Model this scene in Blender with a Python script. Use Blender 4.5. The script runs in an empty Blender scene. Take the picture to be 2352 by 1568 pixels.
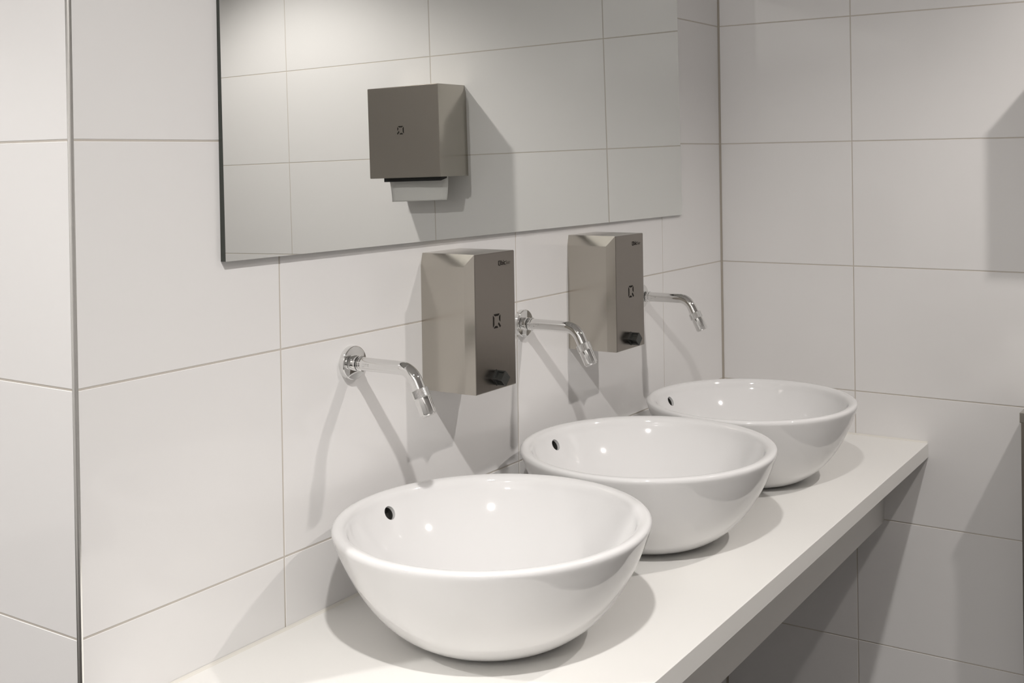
import bpy, bmesh, math
from mathutils import Vector, Matrix

C = bpy.context.scene
COL = C.collection

# ------------------------------------------------------------------ camera
cam = bpy.data.cameras.new('camera')
cam_o = bpy.data.objects.new('camera', cam)
COL.objects.link(cam_o)
cam.sensor_fit = 'HORIZONTAL'
cam.sensor_width = 36.0
cam.lens = 36.0 * 2630.616 / 2352.0
cam.shift_x = -97.326 / 2352.0
cam.shift_y = -397.892 / 2352.0
cam.clip_start = 0.05
yaw, pitch, roll = 1.0013188567880997, -0.008487119717580056, -0.015264690936930753
fw = Vector((math.sin(yaw) * math.cos(pitch), math.cos(yaw) * math.cos(pitch), math.sin(pitch)))
rt = fw.cross(Vector((0, 0, 1))).normalized()
up = rt.cross(fw)
c_, s_ = math.cos(roll), math.sin(roll)
X, Y, Z = c_ * rt + s_ * up, -s_ * rt + c_ * up, -fw
M = Matrix(((X.x, Y.x, Z.x), (X.y, Y.y, Z.y), (X.z, Y.z, Z.z))).to_4x4()
M.translation = (-2.7007, -1.2248, 1.4694)
cam_o.matrix_world = M
C.camera = cam_o

# ------------------------------------------------------------------ world, light, exposure
w = bpy.data.worlds.new('world')
C.world = w
w.use_nodes = True
w.node_tree.nodes['Background'].inputs[0].default_value = (0.9, 0.87, 0.84, 1)
w.node_tree.nodes['Background'].inputs[1].default_value = 0.02


def downlight(name, x, y, z, power, half=62.0, blend=0.55, radius=0.03, col=(1.0, 0.955, 0.905)):
    l = bpy.data.lights.new(name, 'SPOT')
    l.energy = power
    l.spot_size = math.radians(2 * half)
    l.spot_blend = blend
    l.shadow_soft_size = radius
    l.color = col
    o = bpy.data.objects.new(name, l)
    o.location = (x, y, z)
    COL.objects.link(o)
    return o


def aimed(o, target):
    d = Vector(target) - o.location
    o.rotation_euler = d.to_track_quat('-Z', 'Y').to_euler()


# recessed spot near the right wall; twin adjustable spot turned along the countertop;
# an added soft fill lamp on the left, and spots in the passage
downlight('ceiling_spot', -0.66, -1.48, 2.49, 62, 64, 0.5, col=(1.0, 0.945, 0.905))
aimed(downlight('adjustable_spot', -2.30, -0.98, 2.49, 48, 52, 0.8, col=(1.0, 0.967, 0.935)), (-0.8, -0.4, 0.8))
aimed(downlight('adjustable_spot', -2.30, -0.98, 2.49, 58, 42, 0.8, col=(1.0, 0.967, 0.935)), (-1.6, -0.4, 0.4))
aimed(downlight('adjustable_spot', -2.30, -0.98, 2.49, 14, 30, 0.8, col=(1.0, 0.967, 0.935)), (0.0, -0.7, 0.3))  # extra beam from the same spot, added to brighten the lower right wall
downlight('soft_fill_lamp', -3.50, -1.10, 2.45, 40, 66, 0.5, 0.1, col=(1.0, 0.97, 0.94))  # unseen fill, added to raise the ambient level from the left
downlight('passage_spot', -3.00, 0.75, 2.49, 108, 72, 0.5, col=(1.0, 0.97, 0.94))
downlight('passage_spot', -3.30, 2.10, 2.49, 75, 66, 0.5, col=(1.0, 0.97, 0.94))  # added unseen lamp, brightens the far passage that the corner trim reflects
uplight = bpy.data.lights.new('fill_uplight', 'AREA')          # added unseen uplight, bounces soft ambient light off the ceiling
uplight.shape = 'RECTANGLE'
uplight.size, uplight.size_y, uplight.energy, uplight.color = 0.3, 2.4, 14, (1.0, 0.97, 0.94)
uplight_o = bpy.data.objects.new('fill_uplight', uplight)
uplight_o.location = (-3.9, -1.4, 2.05)
uplight_o.rotation_euler = (math.pi, 0, 0)
COL.objects.link(uplight_o)

v = C.view_settings
v.view_transform = 'Standard'
v.look = 'None'
v.gamma = 1.0
v.use_curve_mapping = False
v.exposure = -0.06


# ------------------------------------------------------------------ materials
def mat(name, col, rough=0.5, metal=0.0, ior=1.5, spec=0.5, coat=0.0):
    m = bpy.data.materials.new(name)
    m.use_nodes = True
    b = m.node_tree.nodes['Principled BSDF']
    b.inputs['Base Color'].default_value = (*col, 1)
    b.inputs['Roughness'].default_value = rough
    b.inputs['Metallic'].default_value = metal
    b.inputs['IOR'].default_value = ior
    b.inputs['Specular IOR Level'].default_value = spec
    b.inputs['Coat Weight'].default_value = coat
    b.inputs['Coat Roughness'].default_value = 0.03
    return m


def add_noise(m, scale, c1, c2, target='Base Color', detail=3.0, stretch=(1, 1, 1)):
    nt = m.node_tree
    b = nt.nodes['Principled BSDF']
    tc = nt.nodes.new('ShaderNodeTexCoord')
    mp = nt.nodes.new('ShaderNodeMapping')
    mp.inputs['Scale'].default_value = stretch
    n = nt.nodes.new('ShaderNodeTexNoise')
    n.inputs['Scale'].default_value = scale
    n.inputs['Detail'].default_value = detail
    nt.links.new(tc.outputs['Object'], mp.inputs['Vector'])
    nt.links.new(mp.outputs[0], n.inputs['Vector'])
    if target == 'Base Color':
        r = nt.nodes.new('ShaderNodeValToRGB')
        r.color_ramp.elements[0].color = (*c1, 1)
        r.color_ramp.elements[1].color = (*c2, 1)
        r.color_ramp.elements[0].position = 0.3
        r.color_ramp.elements[1].position = 0.7
        nt.links.new(n.outputs['Fac'], r.inputs[0])
        nt.links.new(r.outputs[0], b.inputs[target])
    elif target == 'Bump':
        bp = nt.nodes.new('ShaderNodeBump')
        bp.inputs['Strength'].default_value = c1
        bp.inputs['Distance'].default_value = c2
        nt.links.new(n.outputs['Fac'], bp.inputs['Height'])
        nt.links.new(bp.outputs[0], b.inputs['Normal'])
    else:
        mr = nt.nodes.new('ShaderNodeMapRange')
        mr.inputs['To Min'].default_value = c1
        mr.inputs['To Max'].default_value = c2
        nt.links.new(n.outputs['Fac'], mr.inputs['Value'])
        nt.links.new(mr.outputs[0], b.inputs[target])


M_TILE = mat('glazed_wall_tile', (0.80, 0.785, 0.775), 0.07, spec=0.42)
add_noise(M_TILE, 1.7, (0.795, 0.783, 0.777), (0.805, 0.796, 0.788))
M_GROUT = mat('tile_grout', (0.56, 0.52, 0.47), 0.85, spec=0.2)
M_COUNTER = mat('white_laminate', (0.86, 0.85, 0.822), 0.38, spec=0.4)
add_noise(M_COUNTER, 60, 0.03, 0.0004, 'Bump')
M_PORC = mat('glazed_porcelain', (0.765, 0.76, 0.757), 0.06, spec=0.55)
M_HOLE = mat('dark_hole', (0.035, 0.034, 0.03), 0.6)
M_CHROME = mat('chrome', (0.80, 0.80, 0.79), 0.035, metal=1.0)
M_KNURL = mat('knurled_chrome', (0.82, 0.82, 0.81), 0.22, metal=1.0)
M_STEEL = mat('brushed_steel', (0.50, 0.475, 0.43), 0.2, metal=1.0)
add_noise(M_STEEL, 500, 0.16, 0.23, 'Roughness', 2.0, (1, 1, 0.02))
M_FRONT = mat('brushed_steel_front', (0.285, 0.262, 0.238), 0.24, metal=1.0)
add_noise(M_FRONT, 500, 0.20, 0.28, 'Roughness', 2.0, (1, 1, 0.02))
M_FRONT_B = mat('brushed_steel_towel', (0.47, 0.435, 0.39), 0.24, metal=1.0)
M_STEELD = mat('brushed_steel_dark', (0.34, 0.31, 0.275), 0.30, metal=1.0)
M_BLACK = mat('black_plastic', (0.022, 0.023, 0.021), 0.38)
M_INK = mat('black_ink', (0.012, 0.010, 0.008), 0.7, spec=0.15)
M_GREY = mat('grey_ink', (0.09, 0.078, 0.065), 0.5)
M_SLOT = mat('slot_black', (0.004, 0.004, 0.004), 0.6)
M_PAPER = mat('paper', (0.80, 0.79, 0.77), 0.9, spec=0.1)
M_MIRROR = mat('mirror_silver', (0.86, 0.878, 0.86), 0.0, metal=1.0)
M_MEDGE = mat('mirror_edge', (0.035, 0.04, 0.033), 0.25)
M_BACKER = mat('mirror_backing', (0.10, 0.09, 0.08), 0.6)
M_TRIM = mat('polished_trim', (0.88, 0.875, 0.85), 0.2, metal=1.0)
M_SEAL = mat('silicone_sealant', (0.77, 0.745, 0.69), 0.5)
M_CEIL = mat('ceiling_paint', (0.78, 0.765, 0.75), 0.9, spec=0.1)
M_FLOOR = mat('dark_floor', (0.10, 0.095, 0.09), 0.45)
add_noise(M_FLOOR, 6, (0.045, 0.041, 0.038), (0.07, 0.064, 0.059))
M_PANEL = mat('dark_panel', (0.11, 0.098, 0.088), 0.5)
M_ENGR = mat('etched_mark', (0.52, 0.51, 0.50), 0.35, metal=1.0)


# ------------------------------------------------------------------ helpers
def link(name, me, parent=None):
    o = bpy.data.objects.new(name, me)
    COL.objects.link(o)
    if parent:
        o.parent = parent
    return o


def from_bm(name, bm, mats, parent=None, smooth=False, bevel=None, seg=2):
    me = bpy.data.meshes.new(name)
    bmesh.ops.recalc_face_normals(bm, faces=bm.faces[:])
    bm.to_mesh(me)
    bm.free()
    if not isinstance(mats, (list, tuple)):
        mats = [mats]
    for m in mats:
        me.materials.append(m)
    if smooth:
        for p in me.polygons:
            p.use_smooth = True
    o = link(name, me, parent)
    if bevel:
        b = o.modifiers.new('bevel', 'BEVEL')
        b.width = bevel
        b.segments = seg
        b.limit_method = 'ANGLE'
        b.angle_limit = math.radians(25)
        b.harden_normals = True
        for p in me.polygons:
            p.use_smooth = True
    return o


def box(bm, x0, x1, y0, y1, z0, z1):
    vs = [bm.verts.new(p) for p in ((x0, y0, z0), (x1, y0, z0), (x1, y1, z0), (x0, y1, z0),
                                    (x0, y0, z1), (x1, y0, z1), (x1, y1, z1), (x0, y1, z1))]
    for f in ((0, 3, 2, 1), (4, 5, 6, 7), (0, 1, 5, 4), (1, 2, 6, 5), (2, 3, 7, 6), (3, 0, 4, 7)):
        bm.faces.new([vs[i] for i in f])
    return vs


def sweep(bm, path, radii, n=32, ref=Vector((1, 0, 0)), cap=True):
    """tube through path points lying in a plane perpendicular to ref"""
    rings = []
    for i, p in enumerate(path):
        a = path[max(0, i - 1)]
        b = path[min(len(path) - 1, i + 1)]
        if (b - a).length < 1e-9:
            a = path[max(0, i - 2)]
            b = path[min(len(path) - 1, i + 2)]
        t = (b - a).normalized()
        s = t.cross(ref).normalized()
        rings.append([bm.verts.new(p + radii[i] * (math.cos(2 * math.pi * k / n) * ref + math.sin(2 * math.pi * k / n) * s))
                      for k in range(n)])
    for r0, r1 in zip(rings, rings[1:]):
        for k in range(n):
            bm.faces.new((r0[k], r0[(k + 1) % n], r1[(k + 1) % n], r1[k]))
    if cap:
        bm.faces.new(rings[0])
        bm.faces.new(rings[-1])


def lathe(bm, prof, n=96):
    """closed profile of (r, z); r == 0 ends become poles"""
    rows = []
    for r, z in prof:
        if r < 1e-6:
            rows.append([bm.verts.new((0, 0, z))])
        else:
            rows.append([bm.verts.new((r * math.cos(2 * math.pi * k / n), r * math.sin(2 * math.pi * k / n), z)) for k in range(n)])
    for a, b in zip(rows, rows[1:]):
        for k in range(n):
            k2 = (k + 1) % n
            if len(a) == 1:
                bm.faces.new((a[0], b[k2], b[k]))
            elif len(b) == 1:
                bm.faces.new((a[k], a[k2], b[0]))
            else:
                bm.faces.new((a[k], a[k2], b[k2], b[k]))


def structure(o):
    o['kind'] = 'structure'
    return o


def empty(name, loc, label, cat, group=None):
    o = bpy.data.objects.new(name, None)
    o.empty_display_size = 0.05
    o.location = loc
    COL.objects.link(o)
    o['label'] = label
    o['category'] = cat
    if group:
        o['group'] = group
    return o


def copy_thing(root, loc, label):
    r = root.copy()
    COL.objects.link(r)
    r.location = loc
    r['label'] = label
    for ch in list(root.children):
        c = ch.copy()
        COL.objects.link(c)
        c.parent = r
        for g in list(ch.children):
            d = g.copy()
            COL.objects.link(d)
            d.parent = c
    return r


# ------------------------------------------------------------------ room shell
GR, BV, DP = 0.0025, 0.0006, 0.0006      # joint width, tile edge round, joint depth


def axis_samples(lo, hi, joints, end_lo=None, end_hi=None):
    s = [(lo, 0.0), (hi, 0.0)]
    for j in joints:
        if lo + 0.01 < j < hi - 0.01:
            h = GR / 2
            s += [(j - h - BV, 0.0), (j - h, DP), (j + h, DP), (j + h + BV, 0.0)]
    if end_lo:
        s = [q for q in s if q[0] != lo] + [(lo, DP), (lo + end_lo, DP), (lo + end_lo + BV, 0.0)]
    if end_hi:
        s = [q for q in s if q[0] != hi] + [(hi - end_hi - BV, 0.0), (hi - end_hi, DP), (hi, DP)]
    return sorted(s)


def tiled_wall(name, origin, udir, normal, u_s, z_s, thick=0.03):
    """one connected sheet: tiles standing proud of recessed joints, with a slab behind"""
    bm = bmesh.new()
    o, u, n = Vector(origin), Vector(udir), Vector(normal)
    g = [[bm.verts.new(o + u * a + Vector((0, 0, zz)) - n * max(da, dz)) for zz, dz in z_s] for a, da in u_s]
    for i in range(len(u_s) - 1):
        for j in range(len(z_s) - 1):
            f = bm.faces.new((g[i][j], g[i + 1][j], g[i + 1][j + 1], g[i][j + 1]))
            deep_u = u_s[i][1] > 0 and u_s[i + 1][1] > 0
            deep_z = z_s[j][1] > 0 and z_s[j + 1][1] > 0
            f.material_index = 1 if (deep_u or deep_z) else 0
    me = bpy.data.meshes.new(name)
    bm.normal_update()
    bm.faces.ensure_lookup_table()
    if bm.faces[0].normal.dot(n) < 0:
        for f in bm.faces:
            f.normal_flip()
    bm.to_mesh(me)
    bm.free()
    me.materials.append(M_TILE)
    me.materials.append(M_GROUT)
    return structure(link(name, me))


CEIL = 2.5
XT = -1.8596           # outside corner at the passage
rows = [0.3 * k for k in range(1, 9)]
zs = axis_samples(0, CEIL, rows)
tiled_wall('wall_back', (0, 0, 0), (1, 0, 0), (0, -1, 0),
           axis_samples(XT + 0.0036, 0, [-1.5263, -0.9263, -0.3263], end_hi=0.0042), zs)
tiled_wall('wall_right', (0, 0, 0), (0, 1, 0), (-1, 0, 0),
           axis_samples(-2.7, 0, [-0.3442 - 0.6 * k for k in range(4)], end_hi=0.0036), zs)
tiled_wall('wall_left', (XT, 0, 0), (0, 1, 0), (-1, 0, 0),
           axis_samples(0.0036, 3.0, [0.55, 1.15, 1.75, 2.35, 2.95]), zs)
tiled_wall('wall_far', (0, 3.0, 0), (1, 0, 0), (0, -1, 0),
           axis_samples(-4.2, XT, [-3.9 + 0.6 * k for k in range(4)]), zs)
tiled_wall('wall_passage', (-4.2, 0, 0), (0, 1, 0), (1, 0, 0),
           axis_samples(-2.7, 3.0, [-2.4 + 0.6 * k for k in range(9)]), zs)
tiled_wall('wall_front', (0, -2.7, 0), (1, 0, 0), (0, 1, 0),
           axis_samples(-4.2, 0, [-3.7 + 0.6 * k for k in range(7)]), zs)
bm = bmesh.new()
box(bm, -4.26, 0.06, -2.76, 3.06, -0.06, 0.0)
structure(from_bm('floor', bm, M_FLOOR))
bm = bmesh.new()
box(bm, -4.26, 0.06, -2.76, 3.06, CEIL, CEIL + 0.06)
structure(from_bm('ceiling', bm, M_CEIL))

# polished quarter-round profile on the outside corner
bm = bmesh.new()
R = 0.0036
pts = [(XT + R - R * math.cos(a), R - R * math.sin(a)) for a in [math.pi / 2 * k / 12 for k in range(13)]]
pts = [(XT - 0.0006, R + 0.0008), (XT - 0.0006, R)] + [(p[0] - 0.0006 * math.cos(math.pi / 2 * k / 12), p[1] - 0.0006 * math.sin(math.pi / 2 * k / 12)) for k, p in enumerate(pts)] + [(XT + R + 0.0008, -0.0006)]
pts += [(XT + R + 0.0008, 0.0046), (XT + 0.0046, R + 0.0008)]
lo = [bm.verts.new((x, y, 0)) for x, y in pts]
hi = [bm.verts.new((x, y, CEIL)) for x, y in pts]
for k in range(len(pts)):
    k2 = (k + 1) % len(pts)
    bm.faces.new((lo[k], lo[k2], hi[k2], hi[k]))
o = structure(from_bm('trim_1', bm, M_TRIM))
for p in o.data.polygons:
    p.use_smooth = abs(p.normal.z) < 0.5
o.data.set_sharp_from_angle(angle=math.radians(30)) if hasattr(o.data, 'set_sharp_from_angle') else None

# sealed joint in the inside corner
bm = bmesh.new()
pts = [(0.003, 0.003), (0.003, -0.0036), (-0.0002, -0.0036), (-0.0016, -0.0016), (-0.0042, -0.0002), (-0.0042, 0.003)]
lo = [bm.verts.new((x, y, 0)) for x, y in pts]
hi = [bm.verts.new((x, y, CEIL)) for x, y in pts]
for k in range(len(pts)):
    k2 = (k + 1) % len(pts)
    bm.faces.new((lo[k], lo[k2], hi[k2], hi[k]))
structure(from_bm('trim_3', bm, mat('corner_joint', (0.40, 0.365, 0.315), 0.7, spec=0.2)))

# ------------------------------------------------------------------ countertop
CT = 0.795
FY0, FY1 = -0.541, -0.516       # front edge y at the left and right end
ct = empty('countertop', (0, 0, 0), 'long white laminate countertop carrying the three round basins', 'countertop')
bm = bmesh.new()
vs = [(-1.850, -0.0005), (-0.0005, -0.0005), (-0.0005, FY1), (-1.850, FY0)]
a = [bm.verts.new((x, y, CT - 0.0335)) for x, y in vs]
b = [bm.verts.new((x, y, CT)) for x, y in vs]
bm.faces.new(a[::-1])
bm.faces.new(b)
for k in range(4):
    bm.faces.new((a[k], a[(k + 1) % 4], b[(k + 1) % 4], b[k]))
from_bm('slab', bm, M_COUNTER, ct, bevel=0.0012)
bm = bmesh.new()
vs = [(-1.850, -0.421), (-0.0005, -0.396), (-0.0005, -0.411), (-1.850, -0.441)]
a = [bm.verts.new((x, y, 0.5955)) for x, y in vs]
b = [bm.verts.new((x, y, CT - 0.0335)) for x, y in vs]
bm.faces.new(a[::-1])
bm.faces.new(b)
for k in range(4):
    bm.faces.new((a[k], a[(k + 1) % 4], b[(k + 1) % 4], b[k]))
from_bm('apron', bm, M_COUNTER, ct, bevel=0.001)
bm = bmesh.new()
for p0, p1 in (((-1.849, -0.0005), (-0.001, -0.0005)), ((-0.0005, -0.001), (-0.0005, -0.515))):
    d = (Vector((*p1, 0)) - Vector((*p0, 0))).normalized()
    nrm = Vector((0, -1, 0)) if abs(d.x) > 0.5 else Vector((-1, 0, 0))
    pr = []
    for e in (p0, p1):
        base = Vector((*e, CT))
        pr.append([bm.verts.new(base), bm.verts.new(base + nrm * 0.0035), bm.verts.new(base + nrm * 0.0012 + Vector((0, 0, 0.0016))), bm.verts.new(base + Vector((0, 0, 0.004)))])
    for k in range(4):
        bm.faces.new((pr[0][k], pr[0][(k + 1) % 4], pr[1][(k + 1) % 4], pr[1][k]))
    bm.faces.new(pr[0])
    bm.faces.new(pr[1])
structure(from_bm('trim_2', bm, M_SEAL))

# ------------------------------------------------------------------ vessel basins
RB, HB = 0.227, 0.165
outer = [(0.0, 0.0015), (0.085, 0.0015), (0.093, 0.0), (0.099, 0.002), (0.112, 0.0062), (0.128, 0.0145), (0.145, 0.0262), (0.160, 0.0395),
         (0.174, 0.055), (0.187, 0.0725), (0.199, 0.0925), (0.2085, 0.111), (0.2165, 0.129), (0.2225, 0.1445), (0.2258, 0.1535)]
rim = [(0.2270, 0.1588), (0.2257, 0.1628), (0.2222, 0.1648), (0.2168, 0.1650), (0.2105, 0.1628), (0.2062, 0.1580)]
RS, H0 = 0.224, 0.0195          # the inside is part of a sphere
inner = [(r, H0 + RS - math.sqrt(RS * RS - r * r)) for r in (0.2025, 0.197, 0.190, 0.181, 0.170, 0.157, 0.142, 0.125, 0.106, 0.085, 0.062, 0.038)] + [(0.0, H0)]


def smooth_profile(p, n=4):
    out = []
    for i in range(len(p) - 1):
        p0, p1, p2, p3 = p[max(0, i - 1)], p[i], p[i + 1], p[min(len(p) - 1, i + 2)]
        for k in range(n):
            t = k / n
            q = []
            for d in (0, 1):
                q.append(0.5 * ((2 * p1[d]) + (-p0[d] + p2[d]) * t + (2 * p0[d] - 5 * p1[d] + 4 * p2[d] - p3[d]) * t * t
                                + (-p0[d] + 3 * p1[d] - 3 * p2[d] + p3[d]) * t ** 3))
            out.append((max(q[0], 0.0), q[1]))
    out.append(p[-1])
    return out


prof = outer[:3] + smooth_profile(outer[3:] + rim + inner, 3)
bm = bmesh.new()
lathe(bm, prof, 128)
basin = empty('vessel_basin', (-1.378, -0.2645, CT), 'nearest white round vessel basin on the countertop, below the leftmost tap', 'basin', 'round vessel basins on the countertop')
bowl = from_bm('bowl', bm, [M_PORC, M_HOLE], basin, smooth=True)
# overflow opening cut through the inner wall
ang = math.radians(88.5)
ph = math.radians(-28.4)            # tilt of the inner wall normal
hole_c = Vector((0.1970 * math.cos(ang), 0.1970 * math.sin(ang), 0.1380))
radial = Vector((math.cos(ang), math.sin(ang), 0))
axis = (radial * math.cos(ph) + Vector((0, 0, 1)) * math.sin(ph)).normalized()
bm = bmesh.new()
t = axis.orthogonal().normalized()
t2 = axis.cross(t)
rr = [[bm.verts.new(hole_c + axis * d + 0.0105 * (math.cos(2 * math.pi * k / 40) * t + math.sin(2 * math.pi * k / 40) * t2)) for k in range(40)] for d in (-0.02, 0.016)]
for k in range(40):
    bm.faces.new((rr[0][k], rr[0][(k + 1) % 40], rr[1][(k + 1) % 40], rr[1][k]))
bm.faces.new(rr[0])
bm.faces.new(rr[1])
cutter = from_bm('cutter', bm, M_PORC)
cutter.parent = basin
bpy.context.view_layer.update()
mod = bowl.modifiers.new('cut', 'BOOLEAN')
mod.operation = 'DIFFERENCE'
mod.solver = 'EXACT'
mod.object = cutter
dg = bpy.context.evaluated_depsgraph_get()
me2 = bpy.data.meshes.new_from_object(bowl.evaluated_get(dg))
bowl.modifiers.clear()
bowl.data = me2
bpy.data.objects.remove(cutter, do_unlink=True)
me2.set_sharp_from_angle(angle=math.radians(40))
# dark overflow channel seen at the back of the opening
bm = bmesh.new()
ring = []
for rad, d in ((0.0098, 0.0135), (0.0098, 0.006), (0.0104, 0.006), (0.0104, 0.0155)):
    ring.append([bm.verts.new(hole_c + axis * d + rad * (math.cos(2 * math.pi * k / 40) * t + math.sin(2 * math.pi * k / 40) * t2)) for k in range(40)])
for r0, r1 in zip(ring, ring[1:]):
    for k in range(40):
        bm.faces.new((r0[k], r0[(k + 1) % 40], r1[(k + 1) % 40], r1[k]))
bm.faces.new(ring[0])
bm.faces.new(ring[3])
ov = from_bm('overflow_hole', bm, M_HOLE, basin)
ov['label'] = 'dark overflow hole'
b2 = copy_thing(basin, (-0.9043, -0.2625, CT), 'middle white round vessel basin on the countertop, between the two others')
b3 = copy_thing(basin, (-0.4585, -0.2700, CT), 'farthest white round vessel basin on the countertop, next to the right wall')
b3.scale = (0.962, 0.962, 1.0)

# ------------------------------------------------------------------ wall spouts
ZF = 1.1585
tap = empty('wall_tap', (-1.3817, 0.0, ZF), 'chrome wall-mounted tap left of both soap dispensers, over the nearest basin', 'tap', 'chrome taps along the tiled wall')
yv = Vector((0, -1, 0))


def V(y, z):
    return Vector((0, y, z))


def rounded(d0, d1, r, e=0.0012):
    ps = [(d0, r)]
    for k in range(5):
        a = math.pi / 2 * k / 4
        ps.append((d1 - e + e * math.sin(a), r - e + e * math.cos(a)))
    return ps


bm = bmesh.new()
ps = rounded(0.0, 0.0098, 0.0262, 0.0015)
sweep(bm, [V(-d, 0) for d, r in ps], [r for d, r in ps], 64)
o = from_bm('flange', bm, M_CHROME, tap, smooth=True)
o.data.set_sharp_from_angle(angle=math.radians(35))
bm = bmesh.new()
ps = [(0.009, 0.0118), (0.0172, 0.0118), (0.0178, 0.0114), (0.0178, 0.0105), (0.0196, 0.0105), (0.0196, 0.0114), (0.0202, 0.0118), (0.0262, 0.0118), (0.0268, 0.0112)]
sweep(bm, [V(-d, 0) for d, r in ps], [r for d, r in ps], 48)
o = from_bm('collar', bm, M_CHROME, tap, smooth=True)
o.data.set_sharp_from_angle(angle=math.radians(35))
bm = bmesh.new()
sweep(bm, [V(-0.0178, 0), V(-0.0196, 0)], [0.0109, 0.0109], 48)
from_bm('seal_ring', bm, M_BLACK, tap, smooth=True)['label'] = 'thin black seal ring'
beta = math.radians(63.5)
RBEND = 0.032
path = [V(-0.0255, 0)]
ys = -0.1014
for k in range(25):
    a = beta * k / 24
    path.append(V(ys - RBEND * math.sin(a), -RBEND * (1 - math.cos(a))))
dirv = Vector((0, -math.cos(beta), -math.sin(beta)))
end = path[-1]
corner = V(-0.1213, 0)
path.insert(1, V(-0.06, 0))
path.append(corner + dirv * 0.036)
bm = bmesh.new()
sweep(bm, path, [0.0104] * len(path), 48)
o = from_bm('spout', bm, M_CHROME, tap, smooth=True)
o.data.set_sharp_from_angle(angle=math.radians(50))
# knurled ring
bm = bmesh.new()
n = 72
rings = []
for i, d in enumerate([0.0325, 0.0330] + [0.0330 + 0.0015 * k for k in range(1, 9)] + [0.0458, 0.0463]):
    e = i in (0, 11)
    row = []
    for k in range(n):
        r = 0.0124 if e else 0.0132 + (0.00035 if (k + i) % 2 else -0.00015)
        p = corner + dirv * d
        s = dirv.cross(Vector((1, 0, 0)))
        row.append(bm.verts.new(p + r * (math.cos(2 * math.pi * k / n) * Vector((1, 0, 0)) + math.sin(2 * math.pi * k / n) * s)))
    rings.append(row)
for r0, r1 in zip(rings, rings[1:]):
    for k in range(n):
        bm.faces.new((r0[k], r0[(k + 1) % n], r1[(k + 1) % n], r1[k]))
bm.faces.new(rings[0])
bm.faces.new(rings[-1])
from_bm('knurled_ring', bm, M_KNURL, tap)['label'] = 'knurled chrome ring'
bm = bmesh.new()
ps = [(0.0455, 0.0124), (0.0705, 0.0124), (0.0715, 0.0120), (0.0718, 0.0112)]
sweep(bm, [corner + dirv * d for d, r in ps], [r for d, r in ps], 48)
nz = from_bm('nozzle', bm, M_CHROME, tap, smooth=True)
nz.data.set_sharp_from_angle(angle=math.radians(35))
bm = bmesh.new()
sweep(bm, [corner + dirv * d for d in (0.070, 0.0738)], [0.0104, 0.0104], 48)
from_bm('aerator', bm, M_KNURL, nz, smooth=False)
# faint etched maker's mark on the spout
bm = bmesh.new()


def on_tube(d, zz, rad=0.01048):
    a = math.asin(max(-1, min(1, zz / rad)))
    return Vector((-rad * math.cos(a), -d, zz))


def tube_rect(d0, d1, z0, z1):
    g = [[bm.verts.new(on_tube(d0 + (d1 - d0) * i, z0 + (z1 - z0) * j)) for j in (0, 1)] for i in (0, 1)]
    bm.faces.new((g[0][0], g[1][0], g[1][1], g[0][1]))


e0, hh, t_ = 0.0335, 0.0024, 0.0007
tube_rect(e0, e0 + t_, -hh, hh)                                  # C
tube_rect(e0 + t_, e0 + 0.0032, hh - t_, hh)
tube_rect(e0 + t_, e0 + 0.0032, -hh, -hh + t_)
for k in (0.0042, 0.0062, 0.0082):                                # M
    tube_rect(e0 + k, e0 + k + t_, -hh, hh)
tube_rect(e0 + 0.0049, e0 + 0.0082, hh - t_, hh)
for a0, z0, z1 in ((0.0100, -hh, hh), (0.0127, -hh, hh)):         # A
    tube_rect(e0 + a0, e0 + a0 + t_, z0, z1)
tube_rect(e0 + 0.0107, e0 + 0.0127, hh - t_, hh)
tube_rect(e0 + 0.0107, e0 + 0.0127, -t_ / 2, t_ / 2)
from_bm('maker_mark', bm, M_ENGR, tap)
t2_ = copy_thing(tap, (-0.9126, 0.0, ZF), 'chrome wall-mounted tap between the two steel soap dispensers, over the middle basin')
t3_ = copy_thing(tap, (-0.4435, 0.0, ZF), 'chrome wall-mounted tap partly behind the right soap dispenser, over the farthest basin')

# ------------------------------------------------------------------ steel dispensers
def poly_prism(bm, pts, f, d0, d1):
    """pts in panel plane, f(u, v, depth) -> point"""
    a = [bm.verts.new(f(u, v_, d0)) for u, v_ in pts]
    b = [bm.verts.new(f(u, v_, d1)) for u, v_ in pts]
    bm.faces.new(a[::-1])
    bm.faces.new(b)
    for k in range(len(pts)):
        k2 = (k + 1) % len(pts)
        bm.faces.new((a[k], a[k2], b[k2], b[k]))


def q_emblem(bm, cu, cv, W, H, f):
    """segmented Q mark, slanted bar ends and a short tail"""
    t = 0.15 * W
    g = 0.045 * W
    x0, x1, z0, z1 = cu - W / 2, cu + W / 2, cv - H / 2, cv + H / 2
    d = 0.0004
    P = lambda pts: poly_prism(bm, pts, f, -0.0002, d)
    tv = 0.17 * W
    P([(x0 + 0.10 * W, z1), (x1 - 0.10 * W, z1), (x1 - 0.10 * W - tv, z1 - tv), (x0 + 0.10 * W + tv, z1 - tv)])
    P([(x0, z1 - 0.10 * W), (x0 + t, z1 - 0.10 * W - t * 1.2), (x0 + t, z0 + 0.10 * W + t * 1.2), (x0, z0 + 0.10 * W)])
    P([(x1, z1 - 0.10 * W), (x1, z0 + 0.46 * W), (x1 - t, z0 + 0.46 * W + t * 1.2), (x1 - t, z1 - 0.10 * W - t * 1.2)])
    P([(x0 + 0.10 * W, z0), (x1 - 0.32 * W, z0), (x1 - 0.32 * W - tv * 0.8, z0 + tv), (x0 + 0.10 * W + tv, z0 + tv)])
    P([(x1 - 0.30 * W, z0 + 0.30 * W), (x1 - 0.20 * W, z0 + 0.42 * W), (x1 + 0.06 * W, z0 + 0.12 * W), (x1 - 0.04 * W, z0 - 0.0 * W)])


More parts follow.
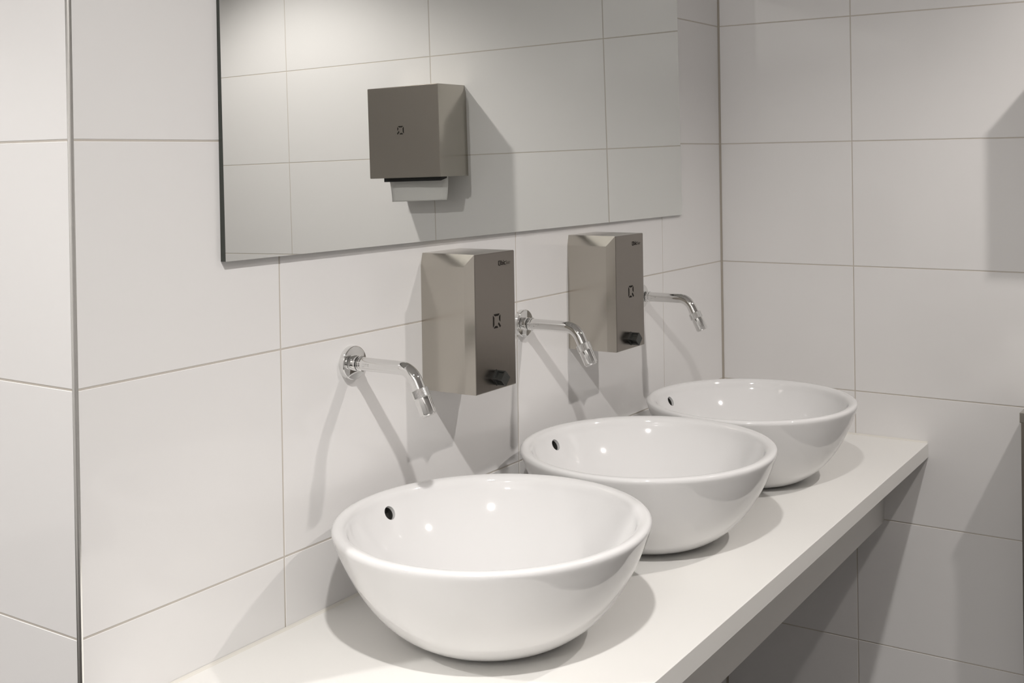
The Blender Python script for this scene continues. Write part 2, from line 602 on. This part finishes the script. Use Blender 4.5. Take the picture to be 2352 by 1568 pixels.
def housing_mesh(bm, W, D, H, rim):
    """box shell x in [0,W], y in [0,-D], z in [0,H]; both sides carry a folded rim along top and front"""
    ti, fi = 0.0048, 0.0014       # inset of the top rim edge and of the front rim edge
    for side in (0, 1):
        sx = (lambda v_: v_) if side == 0 else (lambda v_: W - v_)
        P = lambda x, y, z: bm.verts.new((sx(x), y, z))
        a = P(0.0, 0.0, 0.0)
        b = P(0.0, -(D - rim), 0.0)
        c = P(fi, -D, 0.0)
        d = P(fi, -D, H)
        e = P(ti, -D + 0.0015, H)
        f = P(ti, -0.002, H)
        g = P(ti, 0.0, H)
        h = P(0.0, 0.0, H - rim)
        i = P(0.0, -0.004, H - rim)
        j = P(0.0, -(D - rim), H - rim)
        for fc in ((a, b, j, i, h), (b, c, d, j), (d, e, j), (e, f, i, j), (f, g, h, i)):
            bm.faces.new(fc)
        if side == 0:
            L = (a, b, c, d, e, f, g, h)
        else:
            Rr = (a, b, c, d, e, f, g, h)
    for k0, k1 in ((2, 3), (3, 4), (4, 5), (5, 6)):
        bm.faces.new((L[k0], L[k1], Rr[k1], Rr[k0]))
    bm.faces.new((L[0], L[1], L[2], Rr[2], Rr[1], Rr[0]))
    bm.faces.new((L[6], L[7], L[0], Rr[0], Rr[7], Rr[6]))


DW, DD, DH = 0.1150, 0.1100, 0.2290
sd = empty('soap_dispenser', (-1.2075, 0.0, 1.0855), 'brushed steel soap dispenser on the wall between the leftmost and the middle tap', 'soap dispenser', 'steel soap dispensers on the tiled wall')
bm = bmesh.new()
housing_mesh(bm, DW, DD, DH, 0.0205)
from_bm('housing', bm, M_STEEL, sd)
bm = bmesh.new()
box(bm, 0.0012, DW - 0.0012, -DD - 0.0016, -DD + 0.0002, 0.0006, DH - 0.0006)
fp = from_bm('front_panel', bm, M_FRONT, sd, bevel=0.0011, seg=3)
ff = lambda u, v_, d: (u, -DD - 0.0016 - d, v_)
bm = bmesh.new()
q_emblem(bm, 0.0600, 0.1145, 0.0205, 0.0235, ff)
from_bm('emblem', bm, M_INK, fp)['label'] = 'black segmented Q emblem'


def stroke_word(bm, x, z, H, spec, st, f):
    for (a, b, c, d) in spec:
        poly_prism(bm, [(x + 1.18 * a * H, z + b * H), (x + 1.18 * c * H, z + b * H), (x + 1.18 * c * H, z + d * H), (x + 1.18 * a * H, z + d * H)], f, -0.0002, 0.0003)


bm = bmesh.new()
s = 0.14
word = []
# Q
word += [(0, 0, s, 1), (0.62 - s, 0.0, 0.62, 1), (s, 1 - s, 0.62 - s, 1), (s, 0, 0.62 - s, s), (0.42, -0.10, 0.56, 0.0)]
# b
o_ = 0.80
word += [(o_, 0.04, o_ + s, 1.0), (o_ + s, 0.64 - s * 0.4, o_ + 0.5, 0.64 + s * 0.6), (o_ + 0.5 - s, 0.04 + s, o_ + 0.5, 0.64 - s * 0.4), (o_ + s, 0.04, o_ + 0.5, 0.04 + s)]
# i
o_ = 1.46
word += [(o_, 0.04, o_ + s, 0.68), (o_, 0.84, o_ + s, 0.99)]
# c
o_ = 1.75
word += [(o_, 0.04, o_ + s, 0.72), (o_ + s, 0.72 - s, o_ + 0.5, 0.72), (o_ + s, 0.04, o_ + 0.5, 0.04 + s)]
stroke_word(bm, 0.0672, 0.2062, 0.0080, word, s, ff)
from_bm('lettering', bm, M_INK, fp)['label'] = 'black lettering'
bm = bmesh.new()
s = 0.08
word = []
o_ = 2.42
word += [(o_, 0.04, o_ + s, 0.85)]                                                       # l
o_ = 2.62
word += [(o_, 0.04, o_ + s, 0.55), (o_, 0.70, o_ + s, 0.80)]                             # i
o_ = 2.84
word += [(o_, 0.04, o_ + s, 0.58), (o_ + s, 0.58 - s, o_ + 0.3, 0.58), (o_ + 0.3 - s, 0.04, o_ + 0.3, 0.58 - s)]   # n
o_ = 3.28
word += [(o_, 0.04, o_ + s, 0.60), (o_ + s, 0.60 - s, o_ + 0.36, 0.60), (o_ + s, 0.30, o_ + 0.36, 0.30 + s), (o_ + s, 0.04, o_ + 0.36, 0.04 + s), (o_ + 0.36 - s, 0.38, o_ + 0.36, 0.52)]  # e
word += [(0.80, -0.24, 2.75, -0.20)]                                                     # thin rule under the word
stroke_word(bm, 0.0672, 0.2062, 0.0080, word, s, ff)
from_bm('small_lettering', bm, M_GREY, fp)['label'] = 'thin dark lettering'

# diamond push button with hollow flanks
bm = bmesh.new()
hd = 0.0128
bcx, bcz, y0, y1 = 0.0572, 0.0205, -DD - 0.0010, -DD - 0.0205
cor = [(0, hd), (-hd, 0), (0, -hd), (hd, 0)]
back = [bm.verts.new((bcx + a, y0 - 0.0012, bcz + b)) for a, b in cor]
front = [bm.verts.new((bcx + a, y1, bcz + b)) for a, b in cor]
bm.faces.new(front)
bm.faces.new(back[::-1])
fl = []
for k in range(4):
    k2 = (k + 1) % 4
    fl.append(bm.faces.new((back[k], back[k2], front[k2], front[k])))
bmesh.ops.recalc_face_normals(bm, faces=bm.faces[:])
r_ = bmesh.ops.inset_individual(bm, faces=fl, thickness=0.0030, depth=0.0)
r_ = bmesh.ops.inset_individual(bm, faces=fl, thickness=0.0022, depth=-0.0042)
btn = from_bm('push_button', bm, M_BLACK, sd)
btn['label'] = 'black diamond-shaped push button'
bm = bmesh.new()
pr = [(a * 1.09, b * 1.09) for a, b in cor]
poly_prism(bm, pr, lambda u, v_, d: (bcx + u, y0 - d, bcz + v_), 0.0, 0.0013)
from_bm('base_plate', bm, M_BLACK, btn)
sd2 = copy_thing(sd, (-0.7435, 0.0, 1.0855), 'brushed steel soap dispenser on the wall between the middle and the farthest tap')

# ------------------------------------------------------------------ paper towel dispenser on the right wall
TW, TD, TH = 0.265, 0.130, 0.2660
ty1 = -0.815
td = empty('towel_dispenser', (0, ty1, 1.4395), 'square steel paper towel dispenser on the right wall, seen only in the mirror', 'towel dispenser')
td.rotation_euler = (0, 0, math.radians(-90))     # local -y faces -x of the room, local x runs away from the corner
bm = bmesh.new()
housing_mesh(bm, TW, TD, TH, 0.0215)
from_bm('housing', bm, M_STEEL, td)
bm = bmesh.new()
box(bm, 0.0004, TW - 0.0004, -TD - 0.0016, -TD + 0.0002, 0.0006, TH - 0.0006)
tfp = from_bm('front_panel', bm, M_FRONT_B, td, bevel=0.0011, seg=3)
bm = bmesh.new()
q_emblem(bm, 0.1420, 0.1385, 0.0240, 0.0245, lambda u, v_, d: (u, -TD - 0.0016 - d, v_))
from_bm('emblem', bm, M_INK, tfp)['label'] = 'black segmented Q emblem'
bm = bmesh.new()
vs = [(0.010, -TD + 0.012), (0.222, -TD + 0.012), (0.222, -TD + 0.040), (0.010, -TD + 0.040)]
a = [bm.verts.new((x, y, -0.0110 if i < 2 else -0.004)) for i, (x, y) in enumerate(vs)]
b = [bm.verts.new((x, y, 0.002)) for x, y in vs]
bm.faces.new(a)
bm.faces.new(b[::-1])
for k in range(4):
    bm.faces.new((a[k], a[(k + 1) % 4], b[(k + 1) % 4], b[k]))
from_bm('dispensing_slot', bm, M_SLOT, td)['label'] = 'black dispensing slot'
# folded paper towel hanging out of the slot
bm = bmesh.new()
secs = []
NS = 14
for i in range(NS + 1):
    tt = i / NS
    zz = 1.4425 - 0.071 * tt
    xx = -TD + 0.047 + 0.010 * math.sin(tt * 1.5) - 0.004 * tt
    row = []
    NU = 10
    for k in range(NU + 1):
        u = k / NU
        y = ty1 - 0.012 - 0.014 * tt - u * (0.218 - 0.014 * tt)
        row.append(Vector((xx + 0.0025 * math.sin(u * 5 + 2 * tt), y, zz - 0.003 * u * tt)))
    secs.append(row)
fr = [[bm.verts.new(p) for p in r] for r in secs]
bk = [[bm.verts.new(p + Vector((0.0016, 0, 0))) for p in r] for r in secs]
for i in range(NS):
    for k in range(10):
        bm.faces.new((fr[i][k], fr[i][k + 1], fr[i + 1][k + 1], fr[i + 1][k]))
        bm.faces.new((bk[i][k], bk[i + 1][k], bk[i + 1][k + 1], bk[i][k + 1]))
    bm.faces.new((fr[i][0], fr[i + 1][0], bk[i + 1][0], bk[i][0]))
    bm.faces.new((fr[i][10], bk[i][10], bk[i + 1][10], fr[i + 1][10]))
for k in range(10):
    bm.faces.new((fr[0][k], bk[0][k], bk[0][k + 1], fr[0][k + 1]))
    bm.faces.new((fr[NS][k], fr[NS][k + 1], bk[NS][k + 1], bk[NS][k]))
o = from_bm('paper_towel', bm, M_PAPER, None, smooth=True)
o['label'] = 'white paper towel hanging out of the towel dispenser, seen in the mirror'
o['category'] = 'paper towel'

# ------------------------------------------------------------------ mirror
AL, BE = math.radians(0.595), math.radians(0.10)
mr = empty('wall_mirror', (-0.9350, 0.0, 1.3345), 'large frameless mirror on the tiled wall above the taps and soap dispensers', 'mirror')
nrm = Vector((math.sin(BE), -math.cos(AL), math.sin(AL))).normalized()
MW, MH, MD = 1.3980, 0.56, 0.0088       # the lower edge stands further off the wall than the upper one


def front_y(x, z):
    return -MD + (nrm.x * x + nrm.z * z) / -nrm.y


bm = bmesh.new()
cn = [(-MW / 2, 0.0015), (MW / 2, -0.0040), (MW / 2, MH), (-MW / 2, MH)]
fr = [bm.verts.new((x, front_y(x, z), z)) for x, z in cn]
bk = [bm.verts.new((x, -0.0003, z)) for x, z in cn]
# ground chamfer along the right edge
CH = 0.0022
ch = [bm.verts.new((MW / 2, front_y(MW / 2, z) + 0.0016, z)) for z in (cn[1][1], MH)]
for v_ in (fr[1], fr[2]):
    v_.co.x -= CH
bm.faces.new(fr)
bm.faces.new((fr[1], ch[0], ch[1], fr[2]))
bm.faces.new((bk[1], ch[0], fr[1]))
bm.faces.new((bk[2], fr[2], ch[1]))
bm.faces.new((ch[0], bk[1], bk[2], ch[1])).material_index = 1
bm.faces.new(bk[::-1]).material_index = 1
for k in (0, 2, 3):
    bm.faces.new((fr[k], bk[k], bk[(k + 1) % 4], fr[(k + 1) % 4])).material_index = 1
from_bm('mirror_glass', bm, [M_MIRROR, M_MEDGE], mr)

# ------------------------------------------------------------------ waste bin at the right edge
bn = empty('waste_bin', (-0.11, -0.93, 0.0), 'tall dark steel waste bin against the right wall, cut by the frame edge', 'bin')
BT = 0.9140
by1, by0, bx0, bx1 = -0.7400 + 0.93, -1.40 + 0.93, -0.1250 + 0.11, -0.004 + 0.11
bm = bmesh.new()
box(bm, bx0 + 0.002, bx1 - 0.001, by0 + 0.002, by1 - 0.0022, 0.0, BT - 0.020)
from_bm('body', bm, M_STEELD, bn, bevel=0.002)
bm = bmesh.new()
box(bm, bx0, bx1, by0, by1, BT - 0.0215, BT)
from_bm('lid', bm, M_STEEL, bn, bevel=0.0012)
